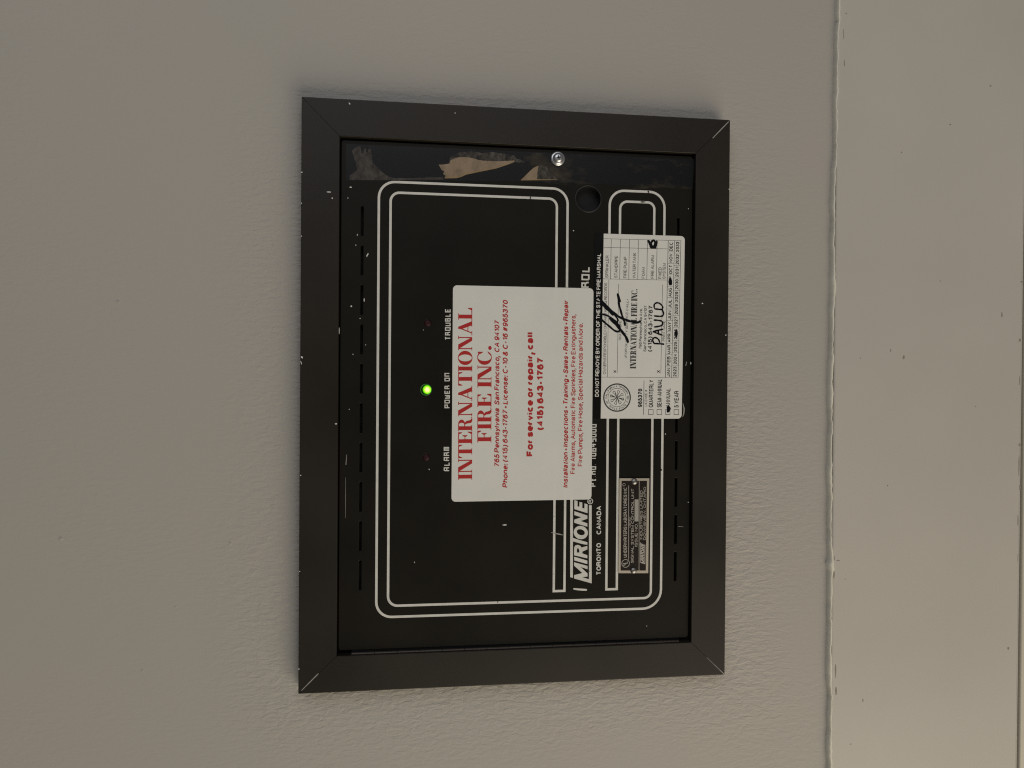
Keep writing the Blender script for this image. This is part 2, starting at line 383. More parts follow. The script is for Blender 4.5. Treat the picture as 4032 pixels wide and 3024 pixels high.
# the painter's brush was loaded on the upper and left sides; the right-hand side was rolled smooth
sm = N(M_wall, 'ShaderNodeMapRange'); sm.inputs['From Min'].default_value = .12; sm.inputs['From Max'].default_value = .19
sm.inputs['To Min'].default_value = 1; sm.inputs['To Max'].default_value = .25; L.new(sep.outputs['X'], sm.inputs['Value'])
amt = mth('ADD', mth('MULTIPLY', near.outputs['Result'], sm.outputs['Result']), pm.outputs['Result'])
def noise(scale, sc, detail, rough=.55, dist=0.0):
    n = N(M_wall, 'ShaderNodeTexNoise', Scale=scale, Detail=detail, Roughness=rough, Distortion=dist)
    L.new(coords(M_wall, sc), n.inputs['Vector']); return n.outputs['Fac']
strk = noise(230, (1.9, 1, 0.75), 3, .5, .6)
lump = noise(520, (1, 1, 1), 2)
hgt = mth('ADD', mth('MULTIPLY', mth('MULTIPLY', strk, amt), 1.0), mth('MULTIPLY', lump, 0.06))
bump(M_wall, hgt, 0.72, 0.0011)

M_casing = new_mat('casing_paint', (0.50, 0.46, 0.395), 0.42, spec=0.4)
mottle(M_casing, (0.448, 0.426, 0.380), (0.486, 0.460, 0.412), 8, 7)
nz = N(M_casing, 'ShaderNodeTexNoise', Scale=60, Detail=4); nodes(M_casing)[1].new(coords(M_casing, (.25, 1, 3)), nz.inputs['Vector'])
bump(M_casing, nz.outputs['Fac'], 0.10, 0.0005)
M_caulk = new_mat('caulk', (0.70, 0.67, 0.57), 0.4)
M_grime = new_mat('grime', (0.24, 0.215, 0.175), 0.8)

M_frame = new_mat('bronze_anodised_frame', (0.022, 0.019, 0.0155), 0.42, spec=0.27)
nt, L, b = nodes(M_frame)
mottle(M_frame, (0.0150, 0.0124, 0.0092), (0.0215, 0.0174, 0.0128), 14, 7, rough=(.30, .56))
M_door = new_mat('black_door_paint', (0.011, 0.0105, 0.009), 0.45, spec=0.13)
nt, L, b = nodes(M_door)
mottle(M_door, (0.0085, 0.0076, 0.0055), (0.0115, 0.0102, 0.0075), 30, 5, rough=(.38, .52))
nz = N(M_door, 'ShaderNodeTexNoise', Scale=900, Detail=2); L.new(coords(M_door), nz.inputs['Vector'])
bump(M_door, nz.outputs['Fac'], 0.12, 0.0003)
M_dark = new_mat('box_inside', (0.004, 0.004, 0.0045), 0.7)
M_print = new_mat('white_screen_print', (0.55, 0.545, 0.50), 0.5)
mottle(M_print, (0.58, 0.575, 0.53), (0.66, 0.655, 0.605), 220, 3)
M_chip = new_mat('white_paint_spatter', (0.62, 0.61, 0.57), 0.5)
M_scr = new_mat('bare_scratch', (0.30, 0.285, 0.26), 0.5)
M_alu = new_mat('bare_aluminium', (0.42, 0.38, 0.33), 0.35, 0.9)
M_zinc = new_mat('zinc_plated_steel', (0.62, 0.63, 0.64), 0.33, 0.85)
M_rivet = new_mat('dull_rivet', (0.30, 0.29, 0.27), 0.36, 0.9)
M_hinge = new_mat('hinge_steel', (0.060, 0.047, 0.035), 0.45, 0.3)
M_leaf = new_mat('hinge_leaf', (0.016, 0.018, 0.021), 0.35, 0.4)
M_plate = new_mat('plate_brown_enamel', (0.014, 0.0095, 0.0075), 0.4, spec=.25)
M_rim = new_mat('plate_bare_rim', (0.50, 0.45, 0.37), 0.42, 0.35)
M_silver = new_mat('plate_silver_print', (0.46, 0.43, 0.38), 0.45, 0.2)
M_red = new_mat('red_ink', (0.42, 0.014, 0.012), 0.5)
M_red2 = new_mat('red_ink_thin', (0.44, 0.022, 0.018), 0.5)
M_ink = new_mat('black_print', (0.03, 0.03, 0.028), 0.5)
M_grey = new_mat('grey_print', (0.10, 0.098, 0.09), 0.5)
M_mark = new_mat('black_marker', (0.005, 0.005, 0.007), 0.4, spec=.15)
M_film = new_mat('clear_black_film', (0.006, 0.006, 0.006), 0.3, spec=.2)
def vinyl(name, col, see):
    m = new_mat(name, col, 0.42, spec=0.45); nt, L, b = nodes(m)
    mottle(m, tuple(c * .975 for c in col), tuple(min(1, c * 1.02) for c in col), 60, 4)
    tr = N(m, 'ShaderNodeBsdfTransparent'); mx = N(m, 'ShaderNodeMixShader'); mx.inputs[0].default_value = see
    out = [n for n in nt if n.type == 'OUTPUT_MATERIAL'][0]
    L.new(b.outputs[0], mx.inputs[1]); L.new(tr.outputs[0], mx.inputs[2]); L.new(mx.outputs[0], out.inputs['Surface'])
    return m
M_vinyl = vinyl('white_vinyl', (0.80, 0.80, 0.745), 0.13)
M_tagv = vinyl('tag_vinyl', (0.77, 0.762, 0.71), 0.08)
M_tape = new_mat('old_tape_film', (0.0085, 0.0092, 0.0100), 0.3, spec=0.2)
def resid(name, c1, c2, sc=160, thin=(.30, .55, .75)):
    m = new_mat(name, c1, 0.42); mottle(m, c1, c2, sc, 6)
    nt, L, b = nodes(m)                       # glue left thin in places: the black door shows through the worn spots
    n = N(m, 'ShaderNodeTexNoise', Scale=sc * 1.1, Detail=7, Roughness=.62); L.new(coords(m, (.8, 1, 1.2)), n.inputs['Vector'])
    r = N(m, 'ShaderNodeMapRange'); r.inputs['From Min'].default_value, r.inputs['From Max'].default_value, r.inputs['To Min'].default_value = thin[0], thin[1], thin[2]
    L.new(n.outputs['Fac'], r.inputs['Value']); tr = N(m, 'ShaderNodeBsdfTransparent'); mx = N(m, 'ShaderNodeMixShader')
    L.new(r.outputs['Result'], mx.inputs[0]); L.new(tr.outputs[0], mx.inputs[1]); L.new(b.outputs[0], mx.inputs[2])
    L.new(mx.outputs[0], [q for q in nt if q.type == 'OUTPUT_MATERIAL'][0].inputs['Surface'])
    return m
M_res_tan = resid('tape_glue_tan', (0.21, 0.152, 0.094), (0.27, 0.198, 0.125))
M_res_edge = resid('tape_glue_edge', (0.24, 0.16, 0.07), (0.28, 0.19, 0.09))
M_res_brown = resid('tape_glue_brown', (0.040, 0.031, 0.022), (0.050, 0.039, 0.028), 200, (.35, .62, .35))
M_res_grey = resid('tape_glue_grey', (0.045, 0.038, 0.028), (0.075, 0.062, 0.046), 300, (.36, .60, .15))
# thin scraped glue: patches of brown dust that let the black door through
M_smear = new_mat('glue_smear', (0.07, 0.055, 0.035), 0.6)
nt, L, b = nodes(M_smear)
n1 = N(M_smear, 'ShaderNodeTexNoise', Scale=75, Detail=8, Roughness=.68); L.new(coords(M_smear, (1, 1, .55)), n1.inputs['Vector'])
r1 = N(M_smear, 'ShaderNodeMapRange'); r1.inputs['From Min'].default_value = .51; r1.inputs['From Max'].default_value = .76
r1.inputs['To Max'].default_value = .8; L.new(n1.outputs['Fac'], r1.inputs['Value'])
tr = N(M_smear, 'ShaderNodeBsdfTransparent'); mx = N(M_smear, 'ShaderNodeMixShader')
L.new(r1.outputs['Result'], mx.inputs[0]); L.new(tr.outputs[0], mx.inputs[1]); L.new(b.outputs[0], mx.inputs[2])
L.new(mx.outputs[0], [n for n in nt if n.type == 'OUTPUT_MATERIAL'][0].inputs['Surface'])
M_ledred = new_mat('red_led_off', (0.028, 0.007, 0.009), 0.55, spec=.2)
M_green = new_mat('green_led_lit', (0.1, 0.5, 0.02), 0.3)
nt, L, b = nodes(M_green)
tcg = N(M_green, 'ShaderNodeTexCoord')
gl = N(M_green, 'ShaderNodeVectorMath', operation='LENGTH')
mpg = N(M_green, 'ShaderNodeMapping'); mpg.inputs['Scale'].default_value = (1, 0, 1)
L.new(tcg.outputs['Object'], mpg.inputs['Vector']); L.new(mpg.outputs['Vector'], gl.inputs[0])
rg = N(M_green, 'ShaderNodeMapRange'); rg.inputs['From Max'].default_value = 0.0026; L.new(gl.outputs['Value'], rg.inputs['Value'])
rr = N(M_green, 'ShaderNodeValToRGB'); e = rr.color_ramp.elements
e[0].position, e[0].color = 0.10, (0.75, 1.0, 0.22, 1); e[1].position, e[1].color = 0.97, (0.012, 0.13, 0.0, 1)
m_ = rr.color_ramp.elements.new(.66); m_.color = (0.15, 0.42, 0.004, 1)
L.new(rg.outputs['Result'], rr.inputs['Fac']); L.new(rr.outputs['Color'], b.inputs['Emission Color']); b.inputs['Emission Strength'].default_value = 2.6
M_socket_glow = new_mat('led_socket_glow', (0.03, 0.16, 0.02), 0.35)  # green base colour paints the lit lamp's glow onto its socket rim

# ------------------------------------------------------------------ setting: wall, casing below it
mb = MB(0); mb.raw([(-.9, 0, -.33), (.9, 0, -.33), (.9, 0, .9), (-.9, 0, .9)], [(0, 1, 2, 3)])
wall = mb.build('wall', M_wall); tag(wall, kind='structure')

zc = at(3300, 1512, .004)[1]                      # top edge of the casing board
z_low = at(4012, 2700, .003)[1]
def extrude_profile(name, prof, mat, x0=-.9, x1=.9, parent=None, n=1):
    k = len(prof); v, f = [], []
    for i in range(n + 1):
        x = x0 + (x1 - x0) * i / n
        v += [(x, -d, z) for d, z in prof]
    for i in range(n):
        for j in range(k - 1): f.append((i * k + j, (i + 1) * k + j, (i + 1) * k + j + 1, i * k + j + 1))
    me = bpy.data.meshes.new(name); me.from_pydata(v, [], f); me.update()
    bm = bmesh.new(); bm.from_mesh(me); bmesh.ops.recalc_face_normals(bm, faces=bm.faces)
    if sum(fc.normal.y for fc in bm.faces) > 0: bmesh.ops.reverse_faces(bm, faces=bm.faces)
    bm.to_mesh(me); bm.free()
    return link(name, me, mat, parent, smooth=True)
trim = bpy.data.objects.new('door_casing', None); COL.objects.link(trim)
tag(trim, 'cream painted wooden casing board running along the wall under the black panel', 'trim board', kind='thing')
zt = at(3280, 1512, .002)[1]
CP = .0030                                          # the board stands 3 mm proud of the plaster
prof = [(-.002, zt)] + [(CP - .0016 + .0016 * math.sin(a), zt - .0016 + .0016 * math.cos(a)) for a in [i * math.pi / 12 for i in range(7)]] \
     + [(CP, zt - .0018), (CP, zt - .0030), (CP, z_low + .0030), (CP, z_low + .0018), (CP, z_low + .0016)] + [(CP - .0012 * (1 - math.cos(a)), z_low + .0016 - .0014 * math.sin(a)) for a in [i * math.pi / 10 for i in range(6)]] + [(-.002, z_low)]
board = extrude_profile('board', prof, M_casing, parent=trim)
prof2 = [(-.002, z_low - .0005), (.0028, z_low - .0005)] + [(.0028 + .001 * math.sin(a), z_low - .0005 - .001 * (1 - math.cos(a))) for a in [i * math.pi / 8 for i in range(1, 5)]] + [(.0038, z_low - .0017), (.0038, z_low - .003), (.0038, z_low - .16)]
stop = extrude_profile('lower_moulding', prof2, new_mat('moulding_paint', (0.53, 0.495, 0.40), 0.42), parent=trim)
# caulk bead with its lumps
bead_px = [(-300, 3308), (0, 3304), (100, 3303), (200, 3301), (400, 3296), (700, 3290), (750, 3287), (1000, 3284), (1350, 3281), (1400, 3279), (1650, 3273),
           (1900, 3273), (2000, 3275), (2100, 3272), (2205, 3275), (2226, 3271), (2245, 3274), (2600, 3272), (2900, 3271), (3024, 3272), (3400, 3274)]
def bead_at(y):
    for (a, xa), (c, xc) in zip(bead_px, bead_px[1:]):
        if a <= y <= c: return xa + (xc - xa) * (y - a) / (c - a)
    return 3272
NB, K = 220, 8; v, f = [], []
ph = [random.random() * 6.28 for _ in range(6)]
for i in range(NB + 1):
    py = -280 + 3600 * i / NB
    wob = sum(math.sin(py * fq + p) * am for fq, p, am in zip((.011, .023, .047, .09, .15, .21), ph, (1.6, 1.2, 1.0, .8, .6, .5)))
    x, z = at(bead_at(py) + wob, py, .0034)
    r = 1 + .16 * math.sin(py * .017 + 1) + .12 * math.sin(py * .041) + .10 * random.uniform(-1, 1)
    if 2210 < py < 2245: r *= 1.5
    if py < 900: r *= .75
    for d_, o_ in ((-.0005, .0019), (.0006, .0016), (.0016, .0014), (.0026, .0010), (.0033, .0005), (.0036, -.0001), (.0035, -.0007), (.0026, -.0015)):
        v.append((x, -(d_ + .00025 * (r - 1)), z + o_ * r * .72))
for i in range(NB):
    for k in range(K - 1): f.append((i * K + k, i * K + k + 1, (i + 1) * K + k + 1, (i + 1) * K + k))
me = bpy.data.meshes.new('caulk_bead'); me.from_pydata(v, [], f); me.update()
bm = bmesh.new(); bm.from_mesh(me); bmesh.ops.recalc_face_normals(bm, faces=bm.faces)
if sum(q.normal.y for q in bm.faces) > 0: bmesh.ops.reverse_faces(bm, faces=bm.faces)
bm.to_mesh(me); bm.free()
link('caulk_bead', me, M_caulk, trim, smooth=True)
# nicks and grime on the board
mb = MB(CP + 2e-5)
def blot(mb, px, py, rx, ry, rot=0.0, n=9):
    c = at(px, py, mb.d); k = .000125; pts = []
    for i in range(n):
        a = 2 * math.pi * i / n; r = random.uniform(.7, 1.15)
        u, w_ = ry * math.cos(a) * r, rx * math.sin(a) * r
        pts.append((c[0] + (u * math.cos(rot) - w_ * math.sin(rot)) * k, c[1] + (u * math.sin(rot) + w_ * math.cos(rot)) * k))
    mb.poly(pts)
for p in [(3332, 53, 4, 4), (3900, 338, 6, 5), (3742, 490, 6, 4), (3550, 600, 4, 5), (3702, 1107, 3, 4), (3388, 1410, 3, 3), (3507, 1380, 3, 8), (3558, 1408, 7, 11),
          (3842, 1600, 3, 3), (3495, 1912, 4, 4), (3328, 2281, 3, 3), (3398, 2758, 3, 11), (3350, 2930, 3, 4), (3970, 2552, 6, 9), (3300, 2207, 10, 3), (3285, 2200, 3, 14),
          (3284, 2265, 4, 24), (3290, 2640, 4, 40), (3292, 2720, 5, 22), (4022, 1110, 6, 6), (4014, 1752, 7, 7), (4016, 1340, 7, 9), (4015, 1500, 3, 30), (4012, 1830, 3, 60),
          (4016, 1920, 5, 14), (4008, 2050, 3, 30), (4008, 2200, 2, 24), (3945, 1240, 4, 16), (3325, 250, 3, 20), (3322, 135, 2, 26)]:
    blot(mb, *p)
mb.build('grime_mark', M_grime, trim); tag(bpy.data.objects['grime_mark'], kind='stuff')
for o in (board, stop): pass

# ------------------------------------------------------------------ the panel
PANEL = bpy.data.objects.new('fire_alarm_panel', None); COL.objects.link(PANEL)
tag(PANEL, 'black metal fire alarm control panel with bronze frame and white stickers on the wall', 'alarm panel')
DF, DD = 0.010, 0.0075                              # frame front and door front, distance from the wall
XO, ZO = 0.165, 0.12367
zl = sum(at(x, y, DF)[1] for x, y in ((1336, 800), (1331.5, 1500), (1326.5, 2400))) / 3      # inner edge of the upper bar
zr = sum(at(x, y, DF)[1] for x, y in ((2744, 800), (2729, 1500), (2719, 2400))) / 3
xt = sum(at(x, y, DF)[0] for x, y in ((1400, 540.5), (2050, 570), (2700, 600))) / 3
xb = sum(at(x, y, DF)[0] for x, y in ((1400, 2583), (2050, 2556), (2700, 2528))) / 3
O = [(-XO, ZO), (XO, ZO), (XO, -ZO), (-XO, -ZO)]; I = [(xb, zl), (xt, zl), (xt, zr), (xb, zr)]
bars = []
for i in range(4):
    j = (i + 1) % 4; v = []
    o1, o2, i1, i2 = (Vector(q) for q in (O[i], O[j], I[i], I[j]))
    # mitre joints stay open by a hair
    g = .00012; t = (o2 - o1).normalized()
    o1, i1, o2, i2 = o1 + t * g, i1 + t * g, o2 - t * g, i2 - t * g
    q = [o1, o2, i2, i1]
    me = bpy.data.meshes.new('frame_bar')
    me.from_pydata([(p.x, -DF, p.y) for p in q] + [(p.x, -.0002, p.y) for p in q], [], [(0, 1, 2, 3), (4, 7, 6, 5), (0, 4, 5, 1), (1, 5, 6, 2), (2, 6, 7, 3), (3, 7, 4, 0)])
    bm = bmesh.new(); bm.from_mesh(me); bmesh.ops.recalc_face_normals(bm, faces=bm.faces)
    ed = [e_ for e_ in bm.edges if all(abs(v_.co.y + DF) < 1e-6 for v_ in e_.verts)]
    ed = [e_ for e_ in ed if abs((e_.verts[0].co - e_.verts[1].co).normalized().dot(Vector((t.x, 0, t.y)))) > .95]
    bmesh.ops.bevel(bm, geom=ed, offset=.00045, segments=3, affect='EDGES', profile=.6)
    bm.to_mesh(me); bm.free()
    bars.append(link('frame_bar', me, M_frame, PANEL))
# bare metal showing at the open mitres
for k, (pa, pb, wa, wb) in enumerate([((1187, 2719), (1254, 2652), 4.5, 6), ((2869, 479), (2806, 544), 6, 5), ((2783, 2589), (2852, 2655), 1.5, 4)]):
    mb = MB(DF + 4e-5); a, c = at(*pa, mb.d), at(*pb, mb.d)
    n = 6; pts = [(a[0] + (c[0] - a[0]) * i / n, a[1] + (c[1] - a[1]) * i / n) for i in range(n + 1)]
    mb.strip(pts, [(wa + (wb - wa) * i / n) * .000105 * random.uniform(.7, 1.15) for i in range(n + 1)])
    mb.build('mitre_chip', M_scr, bars[(3, 1, 2)[k]])
# box behind the door
mb = MB(0); e = .004
mb.raw([(xb + .0002, -.0018, zr + .0002), (xt - .0002, -.0018, zr + .0002), (xt - .0002, -.0018, zl - .0002), (xb + .0002, -.0018, zl - .0002)], [(0, 1, 2, 3)])
mb.build('back_box', M_dark, PANEL)

# door: one sheet with the vent slots, lock hole and lamp holes cut through
dl, dr, dt, dbm = zl - .0010, zr + .0011, xt - .0015, None
dbm = sum(at(x, y, DD)[0] for x, y in ((1382, 2558), (2050, 2533), (2554, 2513))) / 3
cu = bpy.data.curves.new('door', 'CURVE'); cu.dimensions = '2D'; cu.fill_mode = 'BOTH'; cu.extrude = .0006; cu.bevel_depth = .0004; cu.bevel_resolution = 2
def spl(pts):
    s = cu.splines.new('POLY'); s.points.add(len(pts) - 1); s.use_cyclic_u = True
    for p, q in zip(s.points, pts): p.co = (q[0], q[1], 0, 1)
def rrect(x0, x1, z0, z1, r, n=5):
    out = []
    for cx, cz, a0 in ((x1 - r, z1 - r, 0), (x0 + r, z1 - r, 90), (x0 + r, z0 + r, 180), (x1 - r, z0 + r, 270)):
        out += [(cx + r * math.cos(math.radians(a0 + 90 * i / n)), cz + r * math.sin(math.radians(a0 + 90 * i / n))) for i in range(n + 1)]
    return out
def circ(c, r, n=32): return [(c[0] + r * math.cos(2 * math.pi * i / n), c[1] + r * math.sin(2 * math.pi * i / n)) for i in range(n)]
spl(rrect(dbm, dt, dr, dl, .0012))
xa, xz = at(1425, 808, DD)[0], at(1416, 2327, DD)[0]; pit = (xa - xz + .0046) / 10
zs = (at(1427.5, 870, DD)[1] + at(1416, 2265, DD)[1]) / 2; slots = []
for i in range(10):
    x1 = xa - i * pit; slots.append((x1 - (pit - .0046), x1, zs))
zs2 = (at(2675, 900, DD)[1] + at(2655, 2230, DD)[1]) / 2; xa2, xz2 = at(2675, 855, DD)[0], at(2655, 2290, DD)[0]; pit2 = (xa2 - xz2 + .0040) / 10
for i in range(10):
    x1 = xa2 - i * pit2; slots.append((x1 - (pit2 - .0040), x1, zs2))
for x0, x1, z in slots: spl(rrect(x0, x1, z - .00105, z + .00105, .00095, 4))
LOCK = at(2316.5, 783, DD); spl(circ(LOCK, .0077))
LEDS = [(at(1684, 1272, DD), False), (at(1678, 1534, DD), True), (at(1678.5, 1801.5, DD), False)]
for c, lit in LEDS: spl(circ(c, .0029 if lit else .0024, 20))
ob = bpy.data.objects.new('door', cu); COL.objects.link(ob)
dg = bpy.context.evaluated_depsgraph_get(); dg.update(); me = bpy.data.meshes.new_from_object(ob.evaluated_get(dg))
bpy.data.objects.remove(ob); bpy.data.curves.remove(cu)
for v_ in me.vertices: v_.co = (v_.co.x, -(DD - .001) - v_.co.z, v_.co.y)
me.update(); me.materials.clear(); me.name = 'door'
bm = bmesh.new(); bm.from_mesh(me); bmesh.ops.recalc_face_normals(bm, faces=bm.faces); bm.to_mesh(me); bm.free()
door = link('door', me, M_door, PANEL)

# lock collar, and its bore coloured near black to stand for the hole's shade
mb = MB(0); R0, R1 = .0081, .0073; nn = 40; v, f = [], []
for d_, r in ((DD - .0002, R0), (DD + .00025, R0 - .0002), (DD + .0003, R1 + .0002), (DD + .0001, R1), (DD - .0004, R1)):
    v += [(LOCK[0] + r * math.cos(2 * math.pi * i / nn), -d_, LOCK[1] + r * math.sin(2 * math.pi * i / nn)) for i in range(nn)]
for k in range(4):
    for i in range(nn): f.append((k * nn + i, k * nn + (i + 1) % nn, (k + 1) * nn + (i + 1) % nn, (k + 1) * nn + i))
v2 = [(LOCK[0] + R1 * math.cos(2 * math.pi * i / nn), -d_, LOCK[1] + R1 * math.sin(2 * math.pi * i / nn)) for d_ in (DD - .00045, DD - .0055) for i in range(nn)]
m2 = MB(0); m2.raw(v2, [(i, (i + 1) % nn, nn + (i + 1) % nn, nn + i) for i in range(nn)]); m2.build('lock_bore', M_dark, door, smooth=True)
mb.raw(v, f); mb.build('lock_collar', new_mat('worn_collar', (0.022, 0.022, 0.021), 0.4, spec=.3), door, fix=True, smooth=True)
# lamps
def dome(r, h, n=24, rings=6):
    v, f = [], []
    for k in range(rings):
        a = math.pi / 2 * k / rings
        v += [(r * math.cos(a) * math.cos(2 * math.pi * i / n), -h * math.sin(a), r * math.cos(a) * math.sin(2 * math.pi * i / n)) for i in range(n)]
    v.append((0, -h, 0)); top = len(v) - 1
    for k in range(rings - 1):
        for i in range(n): f.append((k * n + i, (k + 1) * n + i, (k + 1) * n + (i + 1) % n, k * n + (i + 1) % n))
    for i in range(n): f.append(((rings - 1) * n + i, top, (rings - 1) * n + (i + 1) % n))
    me = bpy.data.meshes.new('dome'); me.from_pydata(v, [], f); me.update()
    bm = bmesh.new(); bm.from_mesh(me); bmesh.ops.recalc_face_normals(bm, faces=bm.faces); bm.to_mesh(me); bm.free()
    return me
red_me = dome(.0022, .0014)
for c, lit in LEDS:
    if lit:
        o = link('indicator_lamp', dome(.0026, .0022), M_green, door, True); o.location = (c[0], -(DD - .0006), c[1] - .0006)
        tag(o, 'lit green lamp')
        s_ = MB(0); v = []; f = []; nn = 24
        for d_, r in ((DD - .0012, .0028), (DD + .0004, .0028), (DD + .0006, .0031), (DD + .00002, .0034)):
            v += [(c[0] + r * math.cos(2 * math.pi * i / nn), -d_, c[1] + .0001 + r * math.sin(2 * math.pi * i / nn)) for i in range(nn)]
        for k in range(3):
            for i in range(nn): f.append((k * nn + i, k * nn + (i + 1) % nn, (k + 1) * nn + (i + 1) % nn, (k + 1) * nn + i))
        s_.raw(v, f); s_.build('lamp_socket', M_socket_glow, door, fix=True, smooth=True)  # ring coloured green as the lamp's reflection on the hole edge
    else:
        o = link('indicator_lamp', red_me, M_ledred, door, True); o.location = (c[0], -(DD - .0008), c[1]); tag(o, 'unlit dark red lamp')

for px, py, r in ((239, 2121, .0014), (465, 1189, .0013), (690, 2390, .0010), (905, 2140, .0012), (560, 2640, .0010)):     # dried lumps in the wall paint
    c = at(px, py, 0); o = link('paint_lump', dome(r, r * .22, 14, 4), M_wall, wall, True); o.location = (c[0], .0001, c[1])
# printed double border: one closed outline, a long ribbon doubled back on itself
def arcpts(p, a, b, r, n=8):
    p, a, b = Vector(p), Vector(a), Vector(b); da, db = (a - p).normalized(), (b - p).normalized()
    s, e, c = p + da * r, p + db * r, p + da * r + db * r
    return [tuple(c + (s - c) * math.cos(math.pi / 2 * k / n) + (e - c) * math.sin(math.pi / 2 * k / n)) for k in range(n + 1)]
D_ = lambda *ps: [at(x, y, DD) for x, y in ps]
mX = lambda *ps: sum(q[0] for q in D_(*ps)) / len(ps)
mZ = lambda *ps: sum(q[1] for q in D_(*ps)) / len(ps)
oL, iL = mZ((1492.6, 800), (1481.6, 2250)), mZ((1538.6, 840), (1527.6, 2250))
oT, iT = mX((1597.6, 718.4), (2050, 736.7)), mX((1597.6, 759), (2131, 781.5))
oB, iB = mX((1557, 2432.3), (2045, 2412.4), (2518, 2393.7)), mX((1577, 2388), (2050, 2368.4), (2518, 2353.4))
oR1, iR1 = mZ((2233.9, 900), (2223.7, 2200)), mZ((2192.4, 900), (2181, 2200))
oL2, iL2 = mZ((2400.7, 880), (2387.7, 2200)), mZ((2441.8, 880), (2429, 2200))
oR2, iR2 = mZ((2617.6, 880), (2602, 2200)), mZ((2577, 880), (2562.7, 2200))
oT2, iT2 = mX((2500, 753)), mX((2500, 795))
xe1, xe2 = mX((2200, 2327)), mX((2408, 2320))
path = [((xe1, oR1), 0), ((oT, oR1), .0088), ((oT, oL), .0090), ((oB, oL), .0086), ((oB, oR2), .0112), ((oT2, oR2), .0092), ((oT2, oL2), .0086), ((xe2, oL2), 0),
        ((xe2, iL2), 0), ((iT2, iL2), .0044), ((iT2, iR2), .0040), ((iB, iR2), .0042), ((iB, iL), .0054), ((iT, iL), .0050), ((iT, iR1), .0048), ((xe1, iR1), 0)]
mb = MB(DD + 4e-5); pts = []
for i, (p, r) in enumerate(path):
    a, c = path[i - 1][0], path[(i + 1) % len(path)][0]
    pts += arcpts(p, a, c, r) if r else [p]
mb.strip(pts, .00138, closed=True)
mb.build('printed_border', M_print, door)
# little breaks worn into the border
mb = MB(DD + 7e-5)
for p in [(2532, 795, 12, 4), (2088, 779, 3, 7), (2213, 770, 3, 7), (1960, 2370, 2, 7), (2602, 1850, 8, 5), (2601, 1841, 4, 3), (2553, 755, 4, 5), (2321, 2249, 2, 2), (2180.5, 2260, 2, 2), (2181, 2034, 2, 2)]: blot(mb, *p)
mb.build('worn_nick', M_door, door); tag(bpy.data.objects['worn_nick'], kind='stuff')

# door print
def lettering(depth, mat, parent, fn, label=None, name='lettering'):
    mb = MB(depth); fn(mb); o = mb.build(name, mat, parent)
    if label: o['label'] = label
    return o
dp = DD + 4e-5
class Lines:
    """stands in for a mesh collector while a block of print is set: every line becomes its own piece of lettering"""
    def __init__(s, depth, mat, parent): s.d, s.mat, s.parent = depth, mat, parent
    def ring(s, *a): mb = MB(s.d + 1e-5); mb.ring(*a); mb.build('printed_ring', s.mat, s.parent)
def lettering_line(m, *a):
    mb = MB(m.d); write(mb, *a); mb.build('lettering', m.mat, m.parent)
def line_by_line(depth, mat, parent, fn):
    fn(Lines(depth, mat, parent))
lettering(dp, M_print, door, lambda m: write_lcd(m, 'ALARM', (1770.5, 1854.8), (1770.5, 1760), 22, .18))
lettering(dp, M_print, door, lambda m: write_lcd(m, 'POWER ON', (1771.3, 1607), (1771.3, 1468.7), 20, .185))
lettering(dp, M_print, door, lambda m: write_lcd(m, 'TROUBLE', (1774.5, 1338.5), (1774.5, 1216.4), 21, .185))
lettering(dp, M_print, door, lambda m: write_lcd(m, 'ROL', (2320.6, 1134), (2322, 1050), 30, .19, .80, .20))
lettering(dp, M_print, door, lambda m: write_lcd(m, 'Pt.no. 10645000', (2346.5, 1916), (2349, 1670.5), 24, .165, .74, .30))
lettering(dp, M_print, door, lambda m: write(m, 'TORONTO', (2366.6, 2263.7), (2366.6, 2137.6), 17.5, .022, 0, 1.1))
lettering(dp, M_print, door, lambda m: write(m, 'CANADA', (2367, 2104), (2367.5, 1992), 17.5, .022, 0, 1.1))
def logo(m, Q):
    P = lambda *ps: m.poly([Q(*p) for p in ps])
    P((42, 60), (88, 60), (86, 1390), (42, 1378))
    P((348, 205), (393, 205), (393, 1480), (348, 1412))
    P((88, 738), (185, 770), (322, 808), (322, 850), (240, 838), (88, 795))
    P((110, 122), (162, 135), (162, 225), (192, 228), (192, 150), (240, 160), (240, 250), (275, 258), (275, 175), (325, 190), (325, 335), (110, 268))
    P((110, 302), (322, 372), (322, 425), (215, 462), (322, 500), (322, 555), (110, 492), (108, 440), (225, 400), (110, 365))
    def el(cx, cy, a, b2, rot, n=32):
        cs, sn = math.cos(rot), math.sin(rot)
        return [Q(cx + a * math.cos(t) * cs - b2 * math.sin(t) * sn, cy + a * math.cos(t) * sn + b2 * math.sin(t) * cs) for t in [2 * math.pi * i / n for i in range(n)]]
    m.band(el(215, 650, 117, 108, .35)[::-1], el(215, 645, 68, 46, .35)[::-1])
    o = [(106, 1022), (106, 895), (125, 860), (165, 850), (205, 865), (232, 900), (240, 960), (240, 1000)]
    i_ = [(152, 980), (152, 925), (158, 912), (168, 905), (178, 910), (186, 928), (192, 960), (192, 975)]
    m.band([Q(*p) for p in o][::-1], [Q(*p) for p in i_][::-1])
    P((106, 1022), (152, 978), (192, 975), (240, 990), (322, 1020), (322, 1072), (106, 1022))
    P((228, 895), (322, 868), (322, 925), (240, 962))
    P((108, 1045), (322, 1108), (322, 1165), (108, 1105))
    P((106, 1135), (325, 1195), (325, 1250), (212, 1212), (325, 1318), (325, 1368), (238, 1378), (348, 1412), (393, 1480), (106, 1400), (106, 1345), (240, 1312), (106, 1190))
lettering(dp, M_print, door, lambda m: logo(m, lambda x, y: at(2235 + x * .24123, 1940 + y * .24123, m.d)), 'white slanted maker logo')
